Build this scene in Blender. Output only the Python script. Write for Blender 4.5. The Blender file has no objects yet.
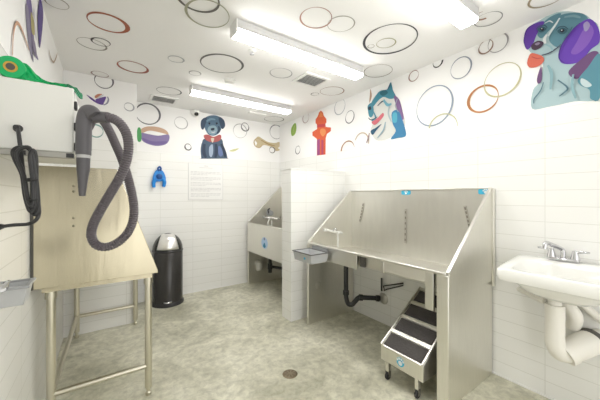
import bpy, bmesh, math, random
from mathutils import Vector, Matrix
random.seed(7)
PI = math.pi
S = bpy.context.scene
COL = S.collection

# ------------------------------------------------------------------ room measures (metres)
EYE = 1.32
YAW = math.radians(34.9)
FPX, HZ = 280.0, 197.0
LX, RX, FY, NY, BY, CX, CZ = -0.318, 2.39, -1.25, 3.41, 4.02, 0.28, 2.51
TILE = 1.89                                     # tiles end and paint starts
FWD = (math.sin(YAW), math.cos(YAW)); RGT = (math.cos(YAW), -math.sin(YAW))

def ray(px, py):
    u = (px-300)/FPX
    return (FWD[0]+u*RGT[0], FWD[1]+u*RGT[1], -(py-HZ)/FPX)
def on(px, py, ax, val):                        # point of a real plane seen at a place in the photo
    d = ray(px, py); o = (0, 0, EYE); t = (val-o[ax])/d[ax]
    return Vector([o[i]+t*d[i] for i in range(3)])
def at(px, py, t):
    d = ray(px, py); return Vector((t*d[0], t*d[1], EYE+t*d[2]))

# ------------------------------------------------------------------ materials
MATS = {}
def nodes(name):
    m = bpy.data.materials.new(name); m.use_nodes = True
    nt = m.node_tree; b = nt.nodes['Principled BSDF']
    return m, nt, b
def mat(name, col, rough=0.5, metal=0.0, noise=0.0, scale=8, bump=0.0, spec=None, alpha=None, emis=None, stretch=None):
    if name in MATS: return MATS[name]
    m, nt, b = nodes(name)
    b.inputs['Base Color'].default_value = (*col, 1); b.inputs['Roughness'].default_value = rough
    b.inputs['Metallic'].default_value = metal
    if spec is not None: b.inputs['Specular IOR Level'].default_value = spec
    if alpha is not None: b.inputs['Alpha'].default_value = alpha
    if emis:
        b.inputs['Emission Color'].default_value = (*emis[0], 1); b.inputs['Emission Strength'].default_value = emis[1]
    if noise or bump:
        tc = nt.nodes.new('ShaderNodeTexCoord'); mp = nt.nodes.new('ShaderNodeMapping'); nz = nt.nodes.new('ShaderNodeTexNoise')
        nt.links.new(tc.outputs['Object'], mp.inputs['Vector']); nt.links.new(mp.outputs[0], nz.inputs['Vector'])
        if stretch: mp.inputs['Scale'].default_value = stretch
        nz.inputs['Scale'].default_value = scale; nz.inputs['Detail'].default_value = 4
        if noise:
            mx = nt.nodes.new('ShaderNodeMix'); mx.data_type = 'RGBA'
            mx.inputs[6].default_value = (*[c*(1-noise) for c in col], 1); mx.inputs[7].default_value = (*[min(1, c*(1+noise)) for c in col], 1)
            nt.links.new(nz.outputs['Fac'], mx.inputs[0]); nt.links.new(mx.outputs[2], b.inputs['Base Color'])
        if bump:
            bp = nt.nodes.new('ShaderNodeBump'); bp.inputs['Strength'].default_value = bump; bp.inputs['Distance'].default_value = 0.01
            nt.links.new(nz.outputs['Fac'], bp.inputs['Height']); nt.links.new(bp.outputs[0], b.inputs['Normal'])
    MATS[name] = m
    return m

def hexc(s):
    s = s.lstrip('#'); c = [int(s[i:i+2], 16)/255 for i in (0, 2, 4)]
    return tuple(x/12.92 if x <= .04045 else ((x+.055)/1.055)**2.4 for x in c)
def paint(s): return mat('paint_'+s, tuple(c*.8 for c in hexc(s)), 0.7)

def wall_mat(name, horiz):                      # white stack-bond tiles below TILE, smooth paint above
    m, nt, b = nodes(name); N, L = nt.nodes.new, nt.links.new
    geo = N('ShaderNodeNewGeometry'); sep = N('ShaderNodeSeparateXYZ'); L(geo.outputs['Position'], sep.inputs[0])
    cmb = N('ShaderNodeCombineXYZ'); L(sep.outputs[horiz], cmb.inputs[0]); L(sep.outputs[2], cmb.inputs[1])
    off = N('ShaderNodeVectorMath'); off.operation = 'ADD'; off.inputs[1].default_value = (4.064-0.592+0.4064*2, 0.0, 0)
    L(cmb.outputs[0], off.inputs[0])
    br = N('ShaderNodeTexBrick'); br.offset = 0; br.squash = 1
    br.inputs['Scale'].default_value = 1; br.inputs['Brick Width'].default_value = 0.4064; br.inputs['Row Height'].default_value = 0.105
    br.inputs['Mortar Size'].default_value = 0.0022; br.inputs['Mortar Smooth'].default_value = 0.3
    br.inputs['Color1'].default_value = (0.86, 0.86, 0.835, 1); br.inputs['Color2'].default_value = (0.84, 0.84, 0.815, 1)
    br.inputs['Mortar'].default_value = (0.70, 0.70, 0.66, 1)
    L(off.outputs[0], br.inputs['Vector'])
    gt = N('ShaderNodeMath'); gt.operation = 'GREATER_THAN'; gt.inputs[1].default_value = TILE; L(sep.outputs[2], gt.inputs[0])
    mx = N('ShaderNodeMix'); mx.data_type = 'RGBA'; mx.inputs[7].default_value = (0.87, 0.865, 0.855, 1)
    L(gt.outputs[0], mx.inputs[0]); L(br.outputs['Color'], mx.inputs[6]); L(mx.outputs[2], b.inputs['Base Color'])
    r = N('ShaderNodeMapRange'); r.inputs[3].default_value = 0.25; r.inputs[4].default_value = 0.65; L(gt.outputs[0], r.inputs[0]); L(r.outputs[0], b.inputs['Roughness'])
    inv = N('ShaderNodeMath'); inv.operation = 'MULTIPLY'
    sub = N('ShaderNodeMath'); sub.operation = 'SUBTRACT'; sub.inputs[0].default_value = 1; L(gt.outputs[0], sub.inputs[1])
    L(br.outputs['Fac'], inv.inputs[0]); L(sub.outputs[0], inv.inputs[1])
    bp = N('ShaderNodeBump'); bp.invert = True; bp.inputs['Strength'].default_value = 0.25; bp.inputs['Distance'].default_value = 0.002
    L(inv.outputs[0], bp.inputs['Height']); L(bp.outputs[0], b.inputs['Normal'])
    return m

def floor_mat():
    m, nt, b = nodes('polished_concrete'); N, L = nt.nodes.new, nt.links.new
    geo = N('ShaderNodeNewGeometry')
    def nz(scale, det, rough=.6, dist=0):
        n = N('ShaderNodeTexNoise'); n.inputs['Scale'].default_value = scale; n.inputs['Detail'].default_value = det
        n.inputs['Roughness'].default_value = rough; n.inputs['Distortion'].default_value = dist
        L(geo.outputs['Position'], n.inputs['Vector']); return n
    a = nz(2.2, 8, .65, 0.6); r = N('ShaderNodeValToRGB'); L(a.outputs['Fac'], r.inputs[0])
    e = r.color_ramp.elements
    e[0].position = .32; e[0].color = (.42, .41, .31, 1); e[1].position = .72; e[1].color = (.80, .78, .66, 1)
    k = e.new(.5); k.color = (.60, .585, .47, 1)
    c = nz(17, 6, .7, 0.4); r2 = N('ShaderNodeValToRGB'); L(c.outputs['Fac'], r2.inputs[0])
    r2.color_ramp.elements[0].position = .34; r2.color_ramp.elements[0].color = (.66, .66, .64, 1)
    r2.color_ramp.elements[1].position = .6; r2.color_ramp.elements[1].color = (1.08, 1.08, 1.07, 1)
    mx = N('ShaderNodeMix'); mx.data_type = 'RGBA'; mx.blend_type = 'MULTIPLY'; mx.inputs[0].default_value = .8
    L(r.outputs[0], mx.inputs[6]); L(r2.outputs[0], mx.inputs[7]); L(mx.outputs[2], b.inputs['Base Color'])
    mr = N('ShaderNodeMapRange'); mr.inputs[3].default_value = .28; mr.inputs[4].default_value = .5; L(a.outputs['Fac'], mr.inputs[0]); L(mr.outputs[0], b.inputs['Roughness'])
    return m

STEEL = mat('brushed_steel', (.79, .775, .72), .36, 1.0, .07, 6, stretch=(30, 30, 1.5))
STEELG = mat('steel_gold_reflections', (.50, .455, .335), .26, 1.0, .12, 5, bump=.25, stretch=(1.8, 1.8, .25))  # wide soft streaks in the colour imitate reflections on the steel
STEELB = mat('bright_steel_edge', (.76, .745, .70), .30, 1.0)
TUBE = mat('steel_tube', (.68, .65, .55), .28, 1.0)
CHROME = mat('chrome', (.62, .62, .64), .12, 1.0)
HOLE = mat('dark_slot', (.10, .095, .085), .7)
BLACKP = mat('black_plastic', (.03, .03, .032), .42)
BLACKG = mat('black_enamel', (.035, .033, .032), .22)
GREYP = mat('dark_grey_plastic', (.11, .105, .115), .42)
RIBBED = mat('ribbed_hose_plastic', (.115, .10, .112), .45)
WHITEP = mat('white_enamel', (.80, .80, .765), .35)
PORC = mat('white_porcelain', (.88, .88, .85), .12)
PVC = mat('white_pvc', (.82, .80, .74), .45)
GRIP = mat('dark_grip_tape', (.075, .068, .066), .85, 0, .35, 90, bump=.3)
GREYC = mat('grey_tray_plastic', (.36, .37, .38), .28)
GREYL = mat('light_grey_plastic', (.52, .53, .54), .3)
RUB = mat('black_rubber', (.025, .025, .025), .7)
GREEN = mat('green_film', hexc('#12b066'), .35)
GREEND = mat('green_film_clear', hexc('#49bd8d'), .3, alpha=.75)
BROWN = mat('cardboard_core', hexc('#c9a24a'), .8)
BLUE = mat('blue_plastic', hexc('#1585d8'), .35)
BLUED = mat('blue_plastic_dark', hexc('#0c4f96'), .4)
PAPER = mat('notice_paper', (.83, .83, .815), .6)
INK = mat('grey_print', (.62, .62, .62), .8)
WHITEM = mat('white_metal', (.82, .82, .80), .4)
GREYM = mat('grey_housing', (.60, .60, .60), .45)
LIGHTM = mat('lit_diffuser', (.9, .9, .9), .5, emis=((1.0, .985, .95), 15.0))
WM_X = wall_mat('white_tile_along_y', 1)
WM_Y = wall_mat('white_tile_along_x', 0)
CEILM = mat('ceiling_paint', (.88, .875, .865), .75)
STK = mat('sticker_blue', hexc('#3fb4d8'), .4)
STKW = mat('sticker_white', (.85, .9, .92), .4)
STKD = mat('sticker_navy', hexc('#1d5f9a'), .4)

# ------------------------------------------------------------------ mesh helpers
def tag(o, label=None, cat=None, group=None, kind=None):
    if label: o['label'] = label
    if cat: o['category'] = cat
    if group: o['group'] = group
    if kind: o['kind'] = kind
    return o
def thing(name, label, cat, loc, group=None):
    o = bpy.data.objects.new(name, None); COL.objects.link(o); o.location = loc
    o.empty_display_size = .05
    return tag(o, label, cat, group)
def wloc(o):
    v = Vector((0, 0, 0))
    while o: v += o.location; o = o.parent
    return v
def obj(name, bm, m, parent=None, smooth=False, bevel=0, seg=2, label=None):
    bmesh.ops.recalc_face_normals(bm, faces=bm.faces)
    xs = [v.co for v in bm.verts]
    c = Vector([(min(v[i] for v in xs)+max(v[i] for v in xs))/2 for i in range(3)])
    for v in bm.verts: v.co -= c
    me = bpy.data.meshes.new(name); bm.to_mesh(me); bm.free()
    for mm in (m if isinstance(m, (list, tuple)) else [m]): me.materials.append(mm)
    o = bpy.data.objects.new(name, me); COL.objects.link(o)
    if parent is not None:
        o.parent = parent; o.location = c - wloc(parent)
    else: o.location = c
    if bevel:
        b = o.modifiers.new('bevel', 'BEVEL'); b.width = bevel; b.segments = seg; b.limit_method = 'ANGLE'; b.angle_limit = math.radians(40)
        smooth = True
    if smooth:
        for p in me.polygons: p.use_smooth = True
        try: me.set_sharp_from_angle(angle=math.radians(42))
        except Exception: pass
    if label: o['label'] = label
    return o
def BM(): return bmesh.new()
def box(bm, x0, x1, y0, y1, z0, z1, mi=0):
    vs = [bm.verts.new((x, y, z)) for x in (x0, x1) for y in (y0, y1) for z in (z0, z1)]
    for f in ((0, 1, 3, 2), (4, 6, 7, 5), (0, 4, 5, 1), (2, 3, 7, 6), (0, 2, 6, 4), (1, 5, 7, 3)):
        bm.faces.new([vs[i] for i in f]).material_index = mi
    return bm
def B(*a): return box(BM(), *a)
def prism(bm, pts, d, mi=0):                    # planar outline extruded along vector d
    d = Vector(d); a = [bm.verts.new(Vector(p)) for p in pts]; b = [bm.verts.new(Vector(p)+d) for p in pts]
    n = len(pts)
    fs = [bm.faces.new(a), bm.faces.new(b[::-1])] + [bm.faces.new((a[i], a[(i+1) % n], b[(i+1) % n], b[i])) for i in range(n)]
    for f in fs: f.material_index = mi
    return bm
def frame(t):
    t = t.normalized(); up = Vector((0, 0, 1)) if abs(t.z) < .9 else Vector((1, 0, 0))
    a = t.cross(up).normalized(); return a, t.cross(a).normalized()
def sweep(bm, pts, rad, n=12, caps=True, closed=False, mi=0):
    pts = [Vector(p) for p in pts]; m = len(pts); rings = []
    a = None
    for i, p in enumerate(pts):
        t = (pts[(i+1) % m]-pts[i-1]) if closed else (pts[min(i+1, m-1)]-pts[max(i-1, 0)])
        t.normalize()
        if a is None: a, b = frame(t)
        else:
            a = (a - t*a.dot(t))
            a = a.normalized() if a.length > 1e-6 else frame(t)[0]
            b = t.cross(a)
        r = rad[i] if isinstance(rad, (list, tuple)) else rad
        rings.append([bm.verts.new(p+(a*math.cos(q)+b*math.sin(q))*r) for q in (2*PI*k/n for k in range(n))])
    for i in range(m if closed else m-1):
        A, Bq = rings[i], rings[(i+1) % m]
        for k in range(n): bm.faces.new((A[k], A[(k+1) % n], Bq[(k+1) % n], Bq[k])).material_index = mi
    if caps and not closed:
        bm.faces.new(rings[0]).material_index = mi; bm.faces.new(rings[-1][::-1]).material_index = mi
    return bm
def T(pts, r, n=12, **k): return sweep(BM(), pts, r, n, **k)
def spline(pts, sub=8, closed=False):
    P = [Vector(p) for p in pts]; n = len(P); out = []
    for i in range(n if closed else n-1):
        g = lambda j: P[j % n] if closed else P[max(0, min(n-1, j))]
        p0, p1, p2, p3 = g(i-1), g(i), g(i+1), g(i+2)
        for k in range(sub):
            t = k/sub
            out.append(.5*((2*p1)+(p2-p0)*t+(2*p0-5*p1+4*p2-p3)*t*t+(3*p1-p0-3*p2+p3)*t**3))
    if not closed: out.append(P[-1])
    return out
def lathe(bm, c, prof, n=32, axis=(0, 0, 1), mi=0):   # prof: (radius, height along axis)
    c = Vector(c); ax = Vector(axis).normalized(); a, b = frame(ax); rings = []
    for r, h in prof:
        if r < 1e-6: rings.append([bm.verts.new(c+ax*h)])
        else: rings.append([bm.verts.new(c+ax*h+(a*math.cos(q)+b*math.sin(q))*r) for q in (2*PI*k/n for k in range(n))])
    for A, Q in zip(rings, rings[1:]):
        for k in range(n):
            j = (k+1) % n
            if len(A) == 1 and len(Q) == 1: continue
            if len(A) == 1: f = bm.faces.new((A[0], Q[j], Q[k]))
            elif len(Q) == 1: f = bm.faces.new((A[k], A[j], Q[0]))
            else: f = bm.faces.new((A[k], A[j], Q[j], Q[k]))
            f.material_index = mi
    if len(rings[0]) > 1: bm.faces.new(rings[0][::-1]).material_index = mi
    if len(rings[-1]) > 1: bm.faces.new(rings[-1]).material_index = mi
    return bm
def Lz(c, prof, n=32, axis=(0, 0, 1)): return lathe(BM(), c, prof, n, axis)

# ------------------------------------------------------------------ the room
def struct(name, bm, m, parent=None):
    o = obj(name, bm, m, parent); o['kind'] = 'structure'; return o
W = .12
floor = struct('floor', B(LX-W, RX+W, FY-W, BY+W, -.1, 0), floor_mat())
ceiling = struct('ceiling', B(LX-W, RX+W, FY-W, BY+W, CZ, CZ+.1), CEILM)
wall_left = struct('wall_left', B(LX-W, LX, FY-W, BY+W, 0, CZ), WM_X)
wall_right = struct('wall_right', B(RX, RX+W, FY-W, BY+W, 0, CZ), WM_X)
bm = BM(); box(bm, LX, .02, FY-W, FY, 0, CZ); box(bm, .02, 2.1, FY-W, FY, 2.15, CZ); box(bm, 2.1, RX, FY-W, FY, 0, CZ)  # unseen wall; wide doorway added to let fill light in and vary reflections
wall_front_unseen = struct('wall_front_unseen', bm, WM_Y)
wall_back = struct('wall_back', B(CX, RX, BY, BY+W, 0, CZ), WM_Y)
wall_closet = struct('wall_back_left', B(LX, CX, NY, BY+W, 0, CZ), WM_Y)
PX0, PY0, PY1, PZ = 1.613, 2.48, 2.66, 1.616
wall_partition = struct('wall_partition', B(PX0, RX, PY0, PY1, 0, PZ), [WM_Y])
pt = struct('trim_1', B(PX0-.006, RX, PY0-.006, PY1+.006, PZ, PZ+.012), WHITEM)
tr = struct('reflection_strip_right', B(RX-.006, RX, FY, PY0, 0, .012), WHITEM)  # pale strip added for the bright reflection along the tile foot
tr = struct('base_strip_back', B(CX+.001, RX, BY-.006, BY, 0, .012), WHITEM)  # same added pale strip, repeated along the back wall foot

# ------------------------------------------------------------------ paint on walls and ceiling
PLANES = {'c': (2, CZ, ceiling, -1), 'r': (0, RX, wall_right, -1), 'b': (1, BY, wall_back, -1), 'n': (1, NY, wall_closet, -1), 'l': (0, LX, wall_left, 1)}
def on_plane(k, px, py, lift):
    ax, val, _, s = PLANES[k]; p = on(px, py, ax, val); p[ax] = val+s*lift; return p
nring = [0]
def ring(k, px, py, hw, col, wd=.011, a0=0, a1=360, sq=1.0):
    ax, val, wall, s = PLANES[k]; nring[0] += 1
    lift = .0012+.00008*nring[0]
    c = on_plane(k, px, py, lift); dep = c.x*FWD[0]+c.y*FWD[1]
    r = hw*dep/FPX
    if k == 'c' and px < 200: r *= .78
    if k == 'r' and px > 440: r *= .88
    i, j = [q for q in range(3) if q != ax]
    bm = BM(); n = 56; closed = a1-a0 >= 360; m = n if closed else n+1
    ph = random.random()*6; A = []; Q = []
    for q in range(m):
        an = math.radians(a0+(a1-a0)*q/n)
        w = wd*(.75+.35*math.sin(an+ph)+.15*math.sin(3*an+ph))
        rr = r*(1+.025*math.sin(2*an+ph))
        for lst, R in ((A, rr+w/2), (Q, rr-w/2)):
            p = c.copy(); p[i] += R*math.cos(an); p[j] += R*sq*math.sin(an); lst.append(bm.verts.new(p))
    for q in range(n):
        e = (q+1) % m
        bm.faces.new((A[q], A[e], Q[e], Q[q]))
    return obj('painted_ring', bm, paint(col), wall)
def mural(name, k, shapes, label, conv=lambda x, y: (x, y)):
    ax, val, wall, s = PLANES[k]; bm = BM(); ms = []; 
    for n_, (col, pts, *opt) in enumerate(shapes):
        m = paint(col)
        if m not in ms: ms.append(m)
        mi = ms.index(m); lift = .0015+.0005*n_
        if opt and isinstance(opt[0], (int, float)) and opt[0]:       # a brush stroke of that width
            P = spline([on_plane(k, *conv(*p), lift) for p in pts], 6); w = opt[0]; L_ = []
            nrm = Vector((0, 0, 0)); nrm[ax] = s
            for q, p in enumerate(P):
                t = (P[min(q+1, len(P)-1)]-P[max(q-1, 0)]).normalized(); sd = t.cross(nrm)*w/2*(.5+.5*math.sin(PI*min(1, max(.15, q/(len(P)-1)))))
                L_.append((bm.verts.new(p+sd), bm.verts.new(p-sd)))
            for (a, b), (c, d) in zip(L_, L_[1:]): bm.faces.new((a, c, d, b)).material_index = mi
        else:
            P = [on_plane(k, *conv(*p), lift) for p in pts]
            if not (opt and opt[0] == 's' ) : P = spline(P, 4, True)
            bm.faces.new([bm.verts.new(p) for p in P]).material_index = mi
    return obj(name, bm, ms, wall, label=label)

for a in [(108, 23, 21, '#b2664c', .024), (92, 44, 15, '#a9a49f'), (101, 42, 10, '#4e4b4d'), (133, 67, 16.5, '#b0685a', .022), (222, 64, 20, '#6a6868', .02),
          (169, 91, 14, '#77777a', .012), (316, 18, 16, '#b98a7e', .011), (341, 24, 13, '#b6b2a8', .008), (390, 40, 26, '#45454b', .018), (386, 43, 9, '#bfbc9a', .009),
          (371, 46, 3.2, '#bdb9ae', .007), (378, 71, 14, '#a59a92', .009), (332, 91, 11.5, '#a98c80', .011), (315, 94, 4, '#908d8a', .009), (281, 73, 11, '#bcbbbd', .011),
          (488, 19, 12, '#a3a3a3', .009), (57, 3, 12, '#bdb7ae', .009), (100, 74, 9, '#b09697', .012), (195, 73, 7, '#aaa9a8', .011), (176, 59, 9, '#c2c5c8', .013),
          (548, -3, 15, '#b8a98f', .012), (198, -2, 26, '#77736f', .016), (208, 14, 21, '#b9b9a2', .014), (274, 119, 9.5, '#8d8b8a', .014), (343, 116, 1, '#bdbbb8', .006),
          (140, 20, 1, '#bdbbb8', .006)]:
    if a[2] > 1: ring('c', *a)
ring('c', 483, 15, 7, '#b08672', .013, 0, 200)
for a in [(104, 81, 7.5, '#77757a', .014), (129, 107, 4, '#bcbcc0', .012), (96, 131, 6, '#8fb8b4', .016)]: ring('n', *a)
for a in [(148, 114, 10.5, '#747479', .02), (140, 96, 5, '#d0c6b2', .018), (188, 147, 3, '#6f6e70', .016), (181, 123, 6, '#c3c2c2', .012), (245, 127, 4, '#77767a', .017),
          (240, 131, 7, '#c4c4c4', .012), (276, 132, 7, '#a6a6a8', .016), (272, 150, 3, '#8a8582', .017), (258, 143, 4.5, '#cbb691', .017), (236, 149, 5, '#d5cfa0', .02)]:
    if a[0] != 236: ring('b', *a)
for a in [(298, 150, 4, '#77777c', .013), (306, 118, 5, '#c9b1b0', .012), (350, 117, 6, '#8b8a90', .013), (340, 107, 7.5, '#c2c6cc', .012),
          (414, 76, 5.2, '#a98a80', .010), (461, 68, 11.5, '#9aa1b0', .010), (434, 106, 19, '#a3b0c2', .014), (483, 99, 15, '#c08252', .018), (502, 80, 18, '#cfcaa4', .011),
          (486, 47, 7.2, '#9f8173', .010), (498, 43, 10, '#aaa6a8', .009)]: ring('r', *a)
ring('r', 438, 62, 5, '#3f3d40', .012, 180, 370)
ring('r', 348, 150, 9, '#b58567', .018, 0, 170)
ring('r', 362, 142, 9, '#d6c3ad', .013, 20, 200)
ring('r', 443, 128, 16, '#d3d2b0', .012, 10, 185)

cv = lambda x, y: (520+x/3.333, y/3.333)
mural('dog_mural', 'r', [
    ('#b4ced3', [(40, 362), (44, 300), (68, 270), (76, 205), (52, 192), (30, 168), (16, 150), (20, 100), (60, 72), (110, 45), (160, 38), (215, 48), (240, 68), (262, 90), (268, 180), (268, 322), (180, 338), (100, 355)]),
    ('#5f8f9f', [(58, 112), (80, 74), (110, 52), (138, 46), (112, 86), (92, 108), (72, 128)]),
    ('#5f8f9f', [(138, 50), (198, 43), (226, 60), (216, 84), (176, 112), (150, 140), (136, 158), (112, 152), (97, 126), (126, 78)]),
    ('#6a3fb0', [(56, 76), (22, 98), (13, 138), (24, 166), (44, 146), (58, 112), (82, 74)]),
    ('#6b3fb8', [(202, 76), (236, 64), (262, 95), (266, 140), (236, 166), (200, 206), (150, 214), (130, 196), (140, 152), (174, 102)]),
    ('#8a5fc4', [(214, 96), (236, 84), (246, 110), (226, 150), (192, 180), (170, 176), (190, 140)]),
    ('#a79bc9', [(212, 82), (224, 72), (234, 84), (226, 102), (216, 104)]),
    ('#704d7c', [(164, 236), (200, 202), (240, 172), (263, 180), (226, 226), (196, 262), (170, 256)]),
    ('#5d97a8', [(194, 266), (226, 226), (268, 181), (268, 324), (236, 330), (232, 300), (204, 286)]),
    ('#cfe2e6', [(205, 262), (225, 270), (240, 285), (222, 292), (204, 280)]),
    ('#4d3a4f', [(40, 150), (60, 137), (79, 142), (72, 158), (52, 168), (40, 163)]),
    ('#9a8aa6', [(50, 148), (62, 142), (68, 146), (58, 152)]),
    ('#e0705a', [(36, 180), (60, 182), (78, 191), (80, 206), (60, 223), (34, 226), (25, 210)]),
    ('#c24f4c', [(40, 190), (58, 196), (74, 194)], .006),
    ('#704d7c', [(58, 262), (72, 222), (74, 268), (62, 280)]),
    ('#3d6674', [(60, 98), (76, 90), (90, 97), (78, 108), (66, 108)]),
    ('#3d6674', [(126, 104), (142, 94), (158, 101), (150, 114), (134, 114)]),
    ('#2a2d3c', [(68, 98), (76, 94), (82, 99), (76, 105)]),
    ('#2a2d3c', [(134, 104), (144, 98), (150, 104), (142, 110)]),
    ('#e3eef0', [(134, 62), (120, 84), (104, 108), (96, 122)], .012),
    ('#dfeaec', [(84, 80), (100, 72), (112, 78)], .007),
    ('#464a62', [(74, 186), (100, 178), (122, 164), (138, 150)], .009),
    ('#5a7d8c', [(128, 268), (160, 294), (146, 312), (132, 322)], .010),
    ('#5a7d8c', [(80, 276), (70, 304), (50, 330), (48, 346)], .008),
    ('#3d5e70', [(56, 100), (66, 90), (84, 87), (93, 96)], .006), ('#3d5e70', [(122, 104), (132, 93), (150, 91), (162, 100)], .006),
    ('#e9f0f2', [(73, 97), (76, 96), (76, 99), (73, 99)]), ('#e9f0f2', [(139, 103), (143, 101), (143, 104), (140, 105)]),
    ('#7fa9b5', [(150, 60), (180, 56), (204, 62)], .014), ('#457384', [(176, 92), (166, 112), (148, 134)], .008), ('#4f2d8c', [(202, 80), (176, 104), (142, 152), (132, 194), (150, 212)], .006),
    ('#4f2d8c', [(52, 82), (26, 102), (16, 138), (24, 164)], .005), ('#9fc3cb', [(84, 150), (104, 158), (112, 172)], .010), ('#eef3f3', [(92, 118), (84, 134), (88, 148)], .016),
    ('#8fb6bf', [(180, 250), (176, 290), (188, 330)], .014),
    ('#8fb6bf', [(96, 220), (108, 250), (104, 300)], .016)],
    'painted puppy with teal face, purple ears and red tongue', cv)
mural('dog_mural', 'r', [
    ('#e6e7e2', [(370, 106), (375, 96), (384, 91), (392, 94), (398, 98), (402, 110), (405, 126), (390, 138), (376, 140), (371, 130), (373, 122), (368, 114)]),
    ('#4a97ad', [(375, 97), (380, 91), (388, 89), (391, 82), (393, 90), (396, 97), (390, 99), (384, 97), (379, 100), (372, 108), (371, 104)]),
    ('#2e6f80', [(380, 93), (385, 90), (388, 93), (383, 96)]),
    ('#c9a58d', [(369.5, 103), (370, 95), (370.5, 89), (372, 96)]),
    ('#8b6a9c', [(394, 96), (399, 99), (402, 108), (404, 119), (400, 118), (397, 108)]),
    ('#3f86b3', [(392, 113), (398, 110), (402, 118), (405, 127), (406, 136), (398, 138), (391, 139), (396, 131), (393, 124)]),
    ('#57b0c9', [(393, 114), (397, 113), (397, 122), (393, 122)]),
    ('#4d93a8', [(368, 106), (372, 103), (374, 110), (373, 116), (370, 117), (368.5, 112)]),
    ('#2c3f52', [(368.6, 107.5), (371, 106.5), (371.5, 109.5), (369, 110)]),
    ('#d9717c', [(372, 122), (378, 118), (383, 113), (384, 116), (379, 122), (375, 125)]),
    ('#2f5d7a', [(371, 131), (376, 128), (382, 124), (377, 130), (373, 135)]),
    ('#34526a', [(378, 106), (382, 102), (385, 101)], .014),
    ('#5b9bb4', [(374, 112), (376, 118), (372, 121)], .02), ('#7bb7c9', [(384, 100), (388, 105), (392, 104)], .03), ('#3b6f8a', [(388, 90), (390, 86), (391, 83)], .018), ('#9db9c6', [(386, 122), (384, 130), (378, 138)], .018),
    ('#b9c9cf', [(390, 106), (389, 114), (392, 122)], .018), ('#2c3f52', [(369, 118), (372, 120), (378, 117)], .010), ('#a8b2ba', [(398, 99), (396, 106), (399, 112)], .012),
    ('#a88f94', [(370, 133), (369, 138), (367, 143)], .018)],
    'painted husky in blue and purple with white fur')
mural('hydrant_mural', 'r', [
    ('#e8663d', [(318, 116), (319, 112.5), (321, 110.5), (323, 112.5), (324, 116), (326.5, 119), (326.5, 122.5), (325.5, 124), (325.8, 127), (331, 127.5), (331, 131), (327, 134), (325.8, 138), (325.6, 154.5), (317, 155.5), (317, 139), (312.5, 135.5), (312.5, 132), (317.2, 129), (317, 124.5), (315.6, 123), (315.6, 119.5)], 's'),
    ('#d0474a', [(317.3, 124.6), (325.4, 123.8), (325.6, 126.6), (317.4, 127.6)], 's'),
    ('#a4508c', [(317.3, 140), (320, 139), (320, 154.9), (317.3, 155.2)], 's'),
    ('#c44d6a', [(321.5, 140), (323.6, 140), (323.6, 154.6), (321.5, 154.8)], 's'),
    ('#f08a4c', [(320, 112.5), (322.4, 112.5), (323, 117), (319.4, 117.5)], 's'),
    ('#f39a5a', [(321, 129), (325, 129), (326, 133), (323, 136.5), (320.4, 133)])],
    'painted red-orange fire hydrant')
mural('leaf_mural', 'r', [('#9cbf5a', [(292, 136), (291, 131), (292.4, 126), (295.5, 123), (296.5, 128), (295.2, 134)]), ('#c2d98a', [(293, 133), (294, 128), (295.3, 125)], .012)], 'painted green leaf shape')
cb = lambda x, y: (180+x/3.64, 100+y/3.64)
mural('dog_mural', 'b', [
    ('#4f6379', [(77, 213), (77, 211), (75, 180), (80, 155), (92, 140), (148, 140), (158, 165), (168, 190), (173, 211), (173, 213)], ),
    ('#5b7890', [(84, 72), (104, 58), (130, 56), (152, 68), (154, 90), (144, 118), (124, 130), (104, 126), (92, 108), (86, 90)]),
    ('#40536b', [(86, 66), (76, 78), (76, 100), (84, 108), (92, 90), (98, 66)]),
    ('#40536b', [(146, 62), (160, 74), (164, 94), (154, 106), (146, 92), (140, 68)]),
    ('#8fabb8', [(106, 96), (128, 94), (136, 112), (124, 126), (108, 124), (100, 112)]),
    ('#2b3547', [(112, 104), (124, 102), (124, 110), (114, 111)]),
    ('#27303f', [(102, 84), (110, 82), (108, 90)]), ('#27303f', [(130, 82), (138, 84), (132, 90)]),
    ('#b9605f', [(86, 130), (100, 126), (122, 134), (144, 126), (150, 134), (144, 148), (118, 154), (94, 146)]),
    ('#e2d3c0', [(112, 140), (124, 140), (118, 156)]),
    ('#a8b9cf', [(106, 172), (118, 162), (120, 190), (114, 208), (106, 200)]),
    ('#6c7fae', [(140, 168), (150, 176), (156, 198), (146, 206), (138, 190)]),
    ('#33425a', [(88, 160), (86, 190), (94, 210)], .05), ('#33425a', [(130, 160), (132, 185), (128, 210)], .05), ('#2d3a50', [(150, 160), (160, 185), (164, 208)], .045),
    ('#7fa0b5', [(96, 78), (112, 70), (128, 72)], .03), ('#33475e', [(140, 96), (142, 110), (134, 122)], .03), ('#c9d2dc', [(112, 116), (120, 119), (128, 115)], .015)],
    'painted dark blue puppy wearing a red collar', cb)
cc = lambda x, y: (130+x/3.53, 70+y/3.53)
mural('collar_mural', 'b', [
    ('#d8b49a', [(36, 212), (58, 200), (96, 201), (126, 212), (136, 228), (112, 222), (70, 214), (44, 222)]),
    ('#9485b4', [(38, 222), (64, 226), (100, 232), (136, 228), (137, 250), (122, 264), (90, 268), (56, 258), (40, 244)]),
    ('#7f6ea6', [(44, 240), (80, 252), (130, 252), (118, 262), (84, 264), (56, 256)]),
    ('#5cae6a', [(28, 204), (38, 208), (40, 248), (28, 252), (24, 226)])], 'painted purple and tan dog collar with green buckle', cc)
mural('bone_mural', 'b', [('#d8c7a2', [(255, 140), (258, 136.5), (262, 138.5), (268, 142), (275, 143), (279, 142), (281, 145), (278, 148), (280, 150), (276, 151), (272, 147.5), (264, 145), (260, 148), (256, 147), (257, 143)]), ('#b79c6c', [(261, 140), (268, 144), (275, 146)], .02)], 'painted tan dog bone')
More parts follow.
